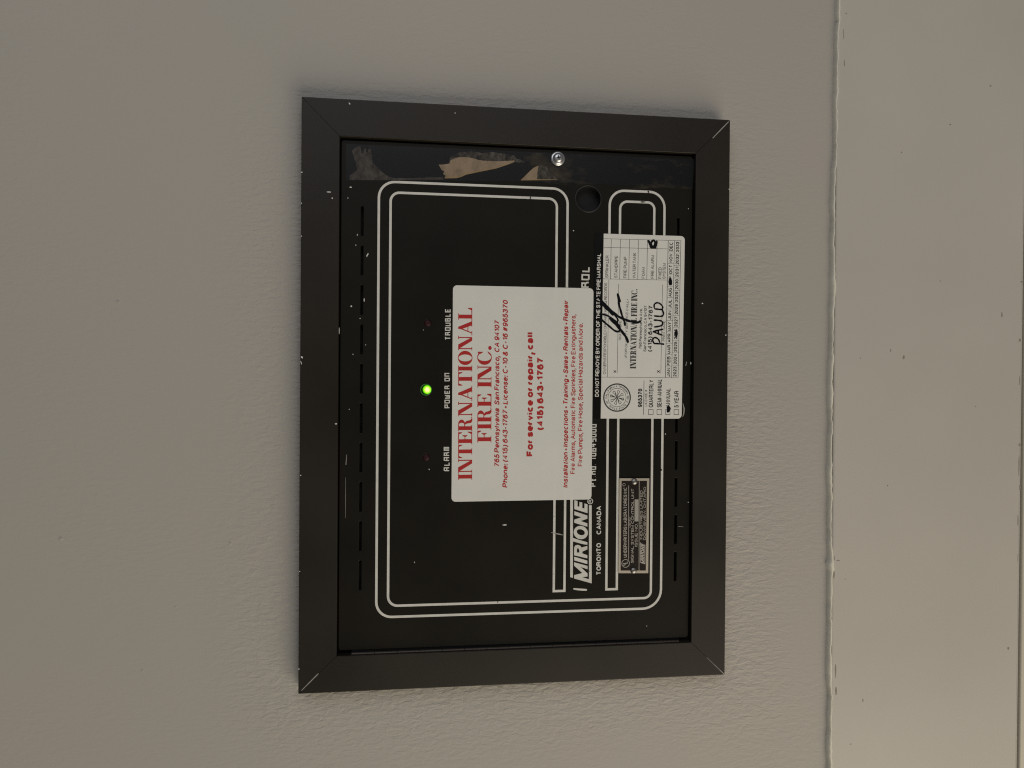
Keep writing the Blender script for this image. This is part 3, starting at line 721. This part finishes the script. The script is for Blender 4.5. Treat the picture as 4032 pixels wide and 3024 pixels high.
def regmark(m):
    c = at(2324, 1973.8, m.d); m.ring(c, .0015, .0004, 28); write(m, 'R', (2329, 1978), (2329, 1969.5), 10.5, .02)
lettering(dp + 2e-5, M_print, door, regmark)
mb = MB(dp); mb.strip([at(2260, 2318.5, dp), at(2275, 2320.5, dp), at(2295, 2322, dp), at(2308, 2322.5, dp)], [.0009, .0011, .0012, .0011], caps=True)
mb.build('printed_dash', M_print, door)

# fastening screw, pan head with a washer flange and cross recess
SC = at(2197.3, 623.6, DD + .001)
prof = [(.0041, 0), (.0042, .0004), (.0041, .0008), (.0034, .0011), (.0029, .0012), (.0027, .0020), (.0023, .0026), (.0016, .0030), (.0009, .0031), (.0, .00312)]
v, f = [], []; nn = 32
for r, h in prof[:-1]: v += [(r * math.cos(2 * math.pi * i / nn), -h, r * math.sin(2 * math.pi * i / nn)) for i in range(nn)]
v.append((0, -.00312, 0))
for k in range(len(prof) - 2):
    for i in range(nn): f.append((k * nn + i, k * nn + (i + 1) % nn, (k + 1) * nn + (i + 1) % nn, (k + 1) * nn + i))
for i in range(nn): f.append(((len(prof) - 2) * nn + i, (len(prof) - 2) * nn + (i + 1) % nn, len(v) - 1))
mb = MB(0); mb.raw(v, f); screw = mb.build('screw', M_zinc, PANEL, fix=True, smooth=True); screw.location = (SC[0], -DD, SC[1])
mb = MB(.00314)
for a in (.25, .25 + math.pi / 2):
    d1 = Vector((math.cos(a), math.sin(a))); mb.strip([tuple(-d1 * .0013), tuple(-d1 * .0004), tuple(d1 * .0004), tuple(d1 * .0013)], [.0005, .0007, .0007, .0005])
mb.build('cross_recess', M_dark, screw)

# piano hinge along the left side
hg = bpy.data.objects.new('hinge', None); COL.objects.link(hg); hg.parent = PANEL
mb = MB(0); h0, h1 = at(1384, 2563, .006), at(2672, 2519, .006)
xh = (at(1384, 2574, .007)[0] + at(2672, 2527, .007)[0]) / 2
mb.box(xh + .0004, dbm - .0002, -.0062, -.0055, at(2672, 2527, .006)[1], at(1384, 2570, .006)[1])
mb.build('hinge_leaf', M_leaf, hg, fix=True)
za, zb = at(1384, 2574, .007)[1], at(2672, 2527, .007)[1]; nk = 15; kl = (za - zb) / nk
v, f = [], []; nn = 14; r = .00105
for z in (-kl / 2 + .00003, -kl / 2 + .00012, -kl / 2 + .0004, kl / 2 - .0004, kl / 2 - .00012, kl / 2 - .00003):
    rr_ = r if abs(z) < kl / 2 - .0001 else r * .93
    v += [(rr_ * math.cos(2 * math.pi * i / nn), rr_ * math.sin(2 * math.pi * i / nn), z) for i in range(nn)]
for k in range(5):
    for i in range(nn): f.append((k * nn + i, k * nn + (i + 1) % nn, (k + 1) * nn + (i + 1) % nn, (k + 1) * nn + i))
f += [tuple(range(nn))[::-1], tuple(range(5 * nn, 6 * nn))]
kme = None
for k in range(nk):
    if kme is None:
        mb = MB(0); mb.raw(v, f); kn = mb.build('knuckle', M_hinge, hg, fix=True); kme = kn.data
        for p in kme.polygons: p.use_smooth = len(p.vertices) == 4
    else:
        kn = kn.copy(); COL.objects.link(kn); kn.parent = hg
    kn.location = (xh, -.0072, za - kl * (k + .5))
mb = MB(0); zk = at(2590, 2530, .008)[1]
mb.box(xh - .0004, xh + .0004, -.00832, -.00815, zk - .0045, zk + .0045); mb.build('worn_patch', M_alu, hg, fix=True)

# maker's plate
plate = bpy.data.objects.new('nameplate', None); COL.objects.link(plate); plate.parent = PANEL
cs = [(2439, 1883.5), (2556.8, 1883.5), (2552.2, 2257), (2435, 2257)]; dpz = DD + .0006
mb = MB(0); mb.slab(px_rect(cs, dpz, 1.5, 2), dpz, DD + 1e-5); mb.build('plate_rim', M_rim, plate, fix=True)
cin = [(2447.5, 1893.5), (2547.5, 1893.5), (2543, 2246.5), (2443.5, 2246.5)]
mb = MB(0); mb.slab(px_rect(cin, dpz, 1, 2), dpz + 5e-5, dpz - 1e-4); mb.build('plate_field', M_plate, plate, fix=True)
dn = dpz + 9e-5
def plate_text(m):
    lettering_line(m, 'UNDERWRITERS LABORATORIES INC', (2468.5, 2194.6), (2468.8, 1918), 12.5, .003, 0, 1.25)
    lettering_line(m, 'LISTED', (2483, 2076), (2483, 2037), 6.5, .003, 0, 1.2)
    lettering_line(m, 'SIGNAL SYSTEM CONTROL UNIT', (2494.7, 2216.8), (2496.5, 1923.7), 10, .003, 0, 1.2)
    lettering_line(m, 'ISSUE NO.', (2509.9, 2152), (2510.4, 2060.7), 10, .003, 0, 1.2)
    lettering_line(m, 'INDUSTRIES LIMITED', (2529.7, 2123), (2530, 1931), 9.5, .003, 0, 1.2)
    lettering_line(m, 'DOWNSVIEW, ONTARIO', (2543, 2126), (2543.3, 1916.7), 9, .003, 0, 1.2)
    lettering_line(m, 'U', (2463, 2226), (2463, 2217), 11, .02); lettering_line(m, 'L', (2471, 2219), (2471, 2210), 11, .02)
    m.ring(at(2463.3, 2218.4, m.d), .0023, .0003, 32); m.ring(at(2457, 1908.5, m.d), .0008, .0002, 18)
line_by_line(dn, M_silver, plate, plate_text)
k_ = .0781
lettering(dn, M_silver, plate, lambda m: logo(m, lambda x, y: at(2517 + x * .0605, 2132 + y * .0605, m.d)))
mb = MB(dn); 
for a, c in (((2474, 2202), (2474.3, 1910.6)), ((2514.8, 2246), (2515.5, 1894))): mb.strip(D_(a, c), .00028)
mb.build('ruled_line', M_silver, plate)
mb = MB(dn); mb.poly([at(*p, dn) for p in ((2499, 1966.5), (2514.3, 1966.5), (2514, 2053), (2498.6, 2053))])
mb.build('blank_field', new_mat('bare_field', (0.36, 0.345, 0.31), 0.5, .2), plate)
riv = dome(.00195, .0012, 20, 5)
for p in ((2497.7, 1896.3), (2494.4, 2246.4)):
    c = at(*p, dpz); o = link('rivet', riv, M_rivet, plate, True); o.location = (c[0], -dpz, c[1])

# torn tape and old glue on the latch side
tape = bpy.data.objects.new('tape_residue', None); COL.objects.link(tape); tape.parent = PANEL
dz_ = DD + 5e-5
mb = MB(dz_); mb.poly([at(*p, dz_) for p in ((1362, 566), (2050, 596), (2735, 627), (2729, 738), (2360, 726), (2092, 716), (1980, 713), (1362, 712))]); mb.build('tape_film', M_tape, tape)
Z8 = lambda m, ps: m.poly([at(1300 + x * .45208, 540 + y * .45208, m.d) for x, y in ps])
mb = MB(dz_ + 3e-5); Z8(mb, [(190, 120), (215, 95), (240, 82), (265, 80), (268, 112), (276, 140), (288, 142), (296, 104), (310, 96), (314, 130), (326, 135), (335, 108), (348, 98), (360, 130), (368, 215), (395, 250), (425, 278), (480, 325), (515, 345), (550, 355), (700, 358), (860, 350), (980, 350), (990, 370), (420, 374), (170, 372), (168, 335), (190, 318), (235, 288), (222, 220)])
mb.build('glue_patch', M_res_brown, tape)
mb = MB(dz_ + 3e-5); Z8(mb, [(1040, 190), (1060, 160), (1090, 152), (1120, 135), (1180, 130), (1230, 122), (1330, 140), (1400, 128), (1480, 140), (1540, 150), (1610, 160), (1622, 190), (1660, 195), (1700, 218), (1640, 222), (1600, 215), (1330, 212), (1230, 185), (1120, 180), (1050, 215), (1030, 240)])
Z8(mb, [(1808, 250), (1840, 240), (1862, 255), (1880, 250), (1892, 256), (1900, 300), (1950, 342), (1985, 370), (1900, 376), (1800, 374)])
mb.build('glue_patch', M_res_grey, tape)
mb = MB(dz_ + 6e-5); Z8(mb, [(945, 240), (990, 238), (1040, 230), (1046, 205), (1080, 186), (1120, 175), (1180, 174), (1230, 180), (1290, 198), (1330, 205), (1480, 210), (1604, 203), (1606, 215), (1560, 235), (1450, 272), (1330, 296), (1180, 326), (1130, 350), (1095, 356), (996, 358), (1008, 338), (984, 322), (992, 296), (970, 285), (958, 262)])
Z8(mb, [(1660, 375), (1730, 305), (1770, 268), (1815, 248), (1806, 300), (1800, 375)])
mb.build('glue_patch', M_res_tan, tape)
mb = MB(dz_ + 8e-5); mb.strip([at(1300 + x * .45208, 540 + y * .45208, mb.d) for x, y in [(998, 352), (1095, 350), (1135, 342), (1185, 320), (1335, 290), (1450, 267), (1555, 232), (1600, 210)]], [.0010, .0010, .0009, .0008, .0007, .0006, .0004, .0002])
mb.strip([at(1300 + x * .45208, 540 + y * .45208, mb.d) for x, y in [(1662, 372), (1800, 371), (1980, 371)]], [.0006, .0006, .0002])
mb.build('glue_edge', M_res_edge, tape)
mb = MB(dz_ + 1e-5); mb.poly([at(*p, mb.d) for p in ((2052, 612), (2110, 601), (2400, 614), (2728, 634), (2722, 700), (2731, 744), (2600, 738), (2500, 746), (2360, 733), (2240, 730), (2130, 720), (2080, 690), (2070, 640))]); mb.build('glue_smear', M_smear, tape)

# service company sticker
stk = bpy.data.objects.new('service_sticker', None); COL.objects.link(stk); stk.parent = PANEL
ds = DD + .00025
mb = MB(0); mb.slab(px_rect([(1783.6, 1123), (2337, 1135.3), (2328.8, 1966.4), (1777.6, 1975.9)], ds, 16), ds, DD + 1.2e-4)
mb.build('sticker_sheet', M_vinyl, stk); tag(stk, 'white service company sticker with red writing')
mb = MB(0); mb.slab(px_rect([(1792, 1176), (2204, 1184), (2200, 1900), (1790, 1905)], ds, 14), DD + 1.0e-4, DD + 6e-5)
mb.build('older_sticker', new_mat('older_sticker', (.26, .26, .225), .5), stk, fix=True)
ts = ds + 3e-5
lettering(ts, M_red, stk, lambda m: write_serif(m, 'INTERNATIONAL', (1859, 1888.5), (1859.5, 1212.6), 52))
lettering(ts, M_red, stk, lambda m: write_serif(m, 'FIRE INC.', (1934.6, 1742), (1935.5, 1361), 52))
lettering(ts, M_red, stk, lambda m: write(m, '765 Pennsylvania  San Francisco,  CA 94107', (1966.3, 1839.7), (1967, 1264), 19, .020, .22))
lettering(ts, M_red, stk, lambda m: write(m, 'Phone: (415) 643-1767 • License: C-10 & C-16 #965370', (1999, 1921), (2000, 1183.5), 19.5, .020, .22))
lettering(ts, M_red, stk, lambda m: write(m, 'For service or repair, call', (2098.8, 1796.8), (2099.8, 1308.3), 24.5, .042))
lettering(ts, M_red, stk, lambda m: write(m, '(415) 643-1767', (2139.7, 1693.8), (2140.5, 1409), 24.5, .042))
lettering(ts, M_red, stk, lambda m: write(m, 'Installation • Inspections • Training • Sales • Rentals • Repair', (2236, 1921), (2238, 1184.6), 18.5, .020, .22))
lettering(ts, M_red2, stk, lambda m: write(m, 'Fire Alarms, Automatic Fire Sprinkles, Fire Extinguishers,', (2264.5, 1866), (2267, 1238), 17.5, .008))
lettering(ts, M_red2, stk, lambda m: write(m, 'Fire Pumps, Fire Hose, Special Hazards and More.', (2293.5, 1836), (2295.5, 1271.4), 17.5, .008))

# inspection tag
tg = bpy.data.objects.new('inspection_tag', None); COL.objects.link(tg); tg.parent = PANEL
tag(tg, 'white inspection tag with black heading, ruled boxes and marker ink')
dt_ = DD + .00022
mb = MB(0); mb.slab(px_rect([(2341, 917), (2377.2, 918.8), (2365.2, 1648), (2331, 1646.5)], dt_, 5, 3, (1, 2)), dt_, DD + 8e-5); mb.build('heading_strip', M_film, tg)
mb = MB(0); mb.slab(px_rect([(2377.2, 919.8), (2696.8, 929.8), (2684, 1648.7), (2365.2, 1648)], dt_, 17, 7, (0, 3)), dt_, DD + 8e-5); mb.build('tag_sheet', M_tagv, tg)
tt = dt_ + 3e-5
lettering(tt, new_mat('heading_white', (.70, .69, .64), .5), tg, lambda m: write(m, 'DO NOT REMOVE BY ORDER OF THE STATE FIRE MARSHAL', (2358, 1562), (2366.6, 997.5), 14.5, .014))
def tag_lines(m):
    q = lambda x: at(*x, m.d)
    seg = lambda a, c, wd=.00022: m.strip([q(a), q(c)], wd)
    seg((2391.5, 1484.3), (2397.5, 1100.9)); seg((2430.3, 1469.4), (2436.3, 1117.8)); seg((2602, 1470.4), (2608.9, 1120.8))
    for (x0, y0), (x1, y1) in [((2403.8, 1100), (2407, 940.5)), ((2439.8, 1100.5), (2442.8, 941.5)), ((2475.6, 1101), (2478.6, 942.5)), ((2511.2, 1101.5), (2513.8, 943.2)), ((2546.7, 1102), (2549.6, 944.3)), ((2584.5, 1102.5), (2587.8, 945.4))]: seg((x0, y0), (x1, y1), .00024)
    seg((2619.9, 1486), (2631.2, 946.6), .0003); seg((2644.5, 1487), (2656, 947), .00026); seg((2670, 1487.5), (2681, 947.7), .00026)
    seg((2367.6, 1484.9), (2670, 1487.5), .00018); seg((2374, 1097.9), (2626.2, 1102.9), .00018); seg((2377.6, 974), (2629.2, 980), .00018); seg((2377.6, 939.8), (2681, 947.7), .00018)
    for k in range(1, 12):
        t = k / 12; y = 1486.5 + (947 - 1486.5) * t; x = 2619.9 + 11.3 * t; seg((x, y), (x + 24.6, y + .3), .00014)
    for k in range(1, 11):
        t = k / 11; y = 1487 + (947.3 - 1487) * t; x = 2644.5 + 11.5 * t; seg((x, y), (x + 25.4, y + .3), .00014)
    seg((2533.7, 1632.7), (2536, 1498.5), .0003)
    for x0, x1, y0, y1 in ((2553.6, 2572, 1612.8, 1632.3), (2587, 2605.3, 1612.8, 1632.3), (2621, 2638, 1612.8, 1632.3), (2654, 2672.4, 1612.8, 1632.3)):
        m.strip([q((x0, y0)), q((x1, y0)), q((x1, y1)), q((x0, y1))], .00026, closed=True)
lettering(tt, M_ink, tg, tag_lines, name='ruled_lines')
def tag_small(m):
    lettering_line(m, 'OWNER IS RESPONSIBLE FOR MAINTAINING RECORDS', (2386, 1474), (2391, 1113.8), 10.5)
    lettering_line(m, 'SIGNATURE', (2446, 1340), (2447.5, 1261.6), 9.5); lettering_line(m, 'PRINT NAME', (2618.3, 1344), (2620, 1261.6), 9.5)
    for t, x, y0, y1 in (('SPRINKLER', 2395.5, 1094, 1006.4), ('STANDPIPE', 2431.3, 1094.5, 1007.4), ('FIRE PUMP', 2467, 1095, 1011.4), ('WATER TANK', 2502.9, 1096, 995.5),
                         ('FOAM', 2538.7, 1096.5, 1053), ('FIRE ALARM', 2574.5, 1097, 1005.4), ('FIXED', 2604.3, 1097.5, 1053), ('SYSTEM', 2620.7, 1098, 1037)):
        lettering_line(m, t, (x, y0), (x + (y0 - y1) * .02, y1), 11.5, .004)
    lettering_line(m, 'LICENSE #', (2548, 1600), (2549, 1535), 9.5); lettering_line(m, '•FOR QUALITY SERVICE CALL•', (2469, 1411), (2475, 1179.5), 9, .006, .25)
    lettering_line(m, '796 Pennsylvania Ave.', (2526.8, 1375), (2529.5, 1213.8), 11, .01); lettering_line(m, 'San Francisco, CA 94107', (2544.7, 1384.9), (2547.7, 1203.9), 11, .01)
line_by_line(tt, M_grey, tg, tag_small)
def tag_big(m):
    lettering_line(m, 'X', (2427.3, 1468.5), (2427.5, 1457.5), 11.5, .02); lettering_line(m, 'X', (2599.4, 1468.5), (2599.6, 1457.5), 12.5, .02)
    lettering_line(m, '(415) 643-1767', (2567, 1384.9), (2571, 1203.9), 16, .024)
    lettering_line(m, '965370', (2528.4, 1603.3), (2529.3, 1530.3), 16, .028)
    lettering_line(m, 'QUARTERLY', (2571.5, 1604.5), (2573.5, 1495.5), 16.5, .008); lettering_line(m, 'SEMI-ANNUAL', (2605.3, 1604.5), (2607, 1492.5), 17, .008)
    lettering_line(m, 'ANNUAL', (2639, 1604.5), (2640.3, 1528), 16.5, .008); lettering_line(m, '5 YEAR', (2672.4, 1605), (2673.3, 1539), 17, .008)
    for k, t in enumerate('JAN FEB MAR APR MAY JUN JUL AUG SEP OCT NOV DEC'.split()):
        u = k / 12; y0 = 1484 - 45 * k; x = 2638.5 + 11.4 * u; lettering_line(m, t, (x, y0), (x + .7, y0 - 35.5), 12.5, .018)
    for k in range(11):
        u = k / 11; y0 = 1483.5 - 49.1 * k; x = 2663.8 + 11.5 * u; lettering_line(m, str(2023 + k), (x, y0), (x + .8, y0 - 40), 12.5, .018)
line_by_line(tt, M_ink, tg, tag_big)
lettering(tt, M_ink, tg, lambda m: write_serif(m, 'INTERNATIONAL FIRE INC.', (2504, 1452), (2509.9, 1138.7), 22, .02, .29))
# state seal
def seal(m):
    c = Vector(at(2429.7, 1565.5, m.d)); k = (Vector(at(2429.7, 1515.5, m.d)) - c).length / 50.0
    m.ring(c, 53.5 * k, 5.0 * k, 64); m.ring(c, 36.5 * k, 1.6 * k, 48)
    def around(text, r, start, step, outward=True):
        for i, ch in enumerate(text):
            if ch == ' ': continue
            a = math.radians(start - step * i) if outward else math.radians(start + step * i)
            up = Vector((math.cos(a), math.sin(a))) * (1 if outward else -1); rt = Vector((up.y, -up.x))
            p = c + Vector((math.cos(a), math.sin(a))) * r * k
            sts, wd = layout(ch, .16); sc = 7.5 * k
            for it in sts:
                qs = [p + rt * ((q[0] - wd / 2) * sc) + up * (q[1] * sc) for q in it[1]]; m.strip([(q.x, q.y) for q in qs], .16 * sc)
    around('STATE OF CALIFORNIA', 40.5, 178, 9.7); around('STATE FIRE MARSHAL', 48.5, 194, 9.2, False)
    for i in range(8):
        a = math.radians(22.5 + 45 * i + 8); d1 = Vector((math.cos(a), math.sin(a))); n1 = Vector((-d1.y, d1.x))
        m.strip([tuple(c + d1 * 3 * k), tuple(c + d1 * 16 * k + n1 * 1.5 * k), tuple(c + d1 * 26 * k + n1 * 5 * k), tuple(c + d1 * 28 * k), tuple(c + d1 * 26 * k - n1 * 5 * k), tuple(c + d1 * 15 * k - n1 * 1.5 * k), tuple(c + d1 * 3 * k)], 1.7 * k)
    for a in (74, 20):
        d1 = Vector((math.cos(math.radians(a)), math.sin(math.radians(a)))); m.strip([tuple(c - d1 * 27 * k), tuple(c + d1 * 27 * k)], 2.4 * k)
lettering(tt, M_ink, tg, seal, name='printed_seal')
# marker ink: signature, name, crossed boxes
def pen(m, ps, wd):
    u = .000144 * .19892
    q = smooth(ps); m.strip([at(2300 + x * .19892, 1180 + y * .19892, m.d) for x, y in q], [wd * u * (.85 + .3 * abs(math.sin(i * .5))) for i in range(len(q))], caps=True)
def inkstrokes(m):
    st = lambda ps, wd: pen(m, ps, wd)
    st([(290, -60), (345, 20), (480, 165), (600, 270), (700, 345), (800, 388), (900, 425), (1040, 452), (1105, 432)], 46)
    st([(345, 55), (470, 190), (570, 285)], 62)
    st([(345, 285), (470, 320), (565, 385), (640, 440), (668, 418), (655, 370), (590, 280), (500, 195)], 36)
    st([(345, 290), (345, 380), (400, 445), (490, 520), (600, 610), (680, 632), (715, 585)], 38)
    st([(510, 370), (600, 460), (690, 555), (760, 645), (830, 745), (868, 835)], 52)
    st([(560, 400), (640, 470), (690, 545)], 70)
    st([(668, -112), (680, -20), (690, 90), (725, 220), (762, 345), (795, 430), (808, 500)], 42)
    st([(662, -105), (688, -40), (708, 30)], 44)
def inkname(m):
    st = lambda ps, wd: pen(m, ps, wd)
    W = 31                                                     # name printed by hand
    st([(1395, 868), (1480, 872), (1572, 880)], W); st([(1390, 872), (1362, 820), (1368, 768), (1415, 752), (1470, 785), (1498, 845)], W)
    st([(1545, 700), (1460, 672), (1372, 632)], W); st([(1372, 632), (1460, 608), (1548, 588)], W); st([(1468, 678), (1470, 605)], W)
    st([(1392, 540), (1480, 528), (1540, 505), (1556, 460), (1530, 425), (1470, 410), (1388, 404)], W)
    st([(1388, 322), (1480, 330), (1550, 322), (1572, 270), (1552, 205)], W)
    st([(1400, 182), (1470, 190), (1540, 198)], W); st([(1540, 198), (1555, 140), (1500, 78), (1440, 62), (1390, 95), (1388, 160)], W)
def inkscribble(m):
    pen(m, [(x, y - 1407.6) for x, y in [(1290, 250), (1300, 310), (1345, 365), (1395, 330), (1400, 265), (1370, 230), (1330, 280), (1340, 340), (1395, 375), (1425, 330), (1440, 250)]], 40)
    pen(m, [(x, y - 1407.6) for x, y in [(1270, 240), (1300, 300), (1330, 375), (1410, 380)]], 42)
lettering(tt + 3e-5, M_mark, tg, inkstrokes, name='signature'); lettering(tt + 3e-5, M_mark, tg, inkname, name='handwritten_name')
lettering(tt + 3e-5, M_mark, tg, inkscribble, name='ink_cross')
for q in ((2638.5, 1109, 10.5, 20), (2663, 1313, 9.5, 20), (2632, 1612, 11, 15.5)): lettering(tt + 3e-5, M_mark, tg, lambda m: blot(m, *q, 0, 14), name='ink_cross')

# white paint spatter, scratches on door and frame
mb = MB(DF + 3e-5)
for p in [(1376, 408, 3, 5, .6), (1792, 445, 2.5, 2.5), (1295, 756, 10, 3.5), (1308, 780, 3.5, 3.5), (1188.5, 678, 3, 4), (1189, 1407, 4, 7, .5), (1186, 1428, 2, 9, .3), (1323, 1669, 5, 3.5),
          (1184, 1872, 3, 3), (2766, 1195, 3.5, 3.5), (2858, 1320, 3, 4), (1187, 800, 2, 3), (1187, 930, 2, 3), (1180, 2250, 2, 3), (1177, 2635, 2, 4), (2720, 1430, 2, 6), (2871, 745, 2.5, 3.5)]: blot(mb, *p)
o = mb.build('paint_speck', M_chip, PANEL); tag(o, kind='stuff')
mb = MB(dp + 2e-5)
for p in [(1381, 737, 6, 3.5), (1336, 1300, 2.2, 16), (1383, 1206, 4, 4), (1434, 1181, 2.5, 9), (1418, 1254, 2.5, 2.5), (1440, 1358, 2, 2), (1447, 1003, 3, 10, -.4), (1690, 1848, 2, 4, .5), (2620, 1709, 2.5, 4), (2710, 1978, 2, 3.5),
          (2258, 908, 3, 3.5), (2711, 822, 2, 2.5), (1988, 2067, 12, 3), (1370, 780, 2, 3), (1407, 925, 2, 4), (1401, 965, 2, 3), (1667, 1299, 2, 2), (1225 + 150, 1612, 1.5, 3), (2547, 2465, 1.5, 3), (1632, 2214, 1.5, 4), (1390, 1395, 2, 4)]: blot(mb, *p)
o = mb.build('paint_speck', M_chip, PANEL); tag(o, kind='stuff')
def scratch(ps, wd):
    mb = MB(dp + 4e-5); mb.strip([at(*p, mb.d) for p in ps], wd); mb.build('scratch', M_scr, door)
scratch([(2170, 2096), (2185, 2100), (2205, 2104), (2218, 2107)], [.0002, .0006, .0007, .0002])
scratch([(2689, 1588), (2694, 1610), (2692, 1630), (2688, 1642)], [.0003, .0008, .0007, .0002])
scratch([(2704, 1424), (2700, 1440)], [.0003, .0005]); scratch([(2670, 2073), (2690, 2074)], [.0002, .0002])
scratch([(1365, 1790), (1362, 1830)], [.0002, .0004]); scratch([(1361, 1880), (1361, 1960), (1360, 2040)], [.0001, .0002, .0001])
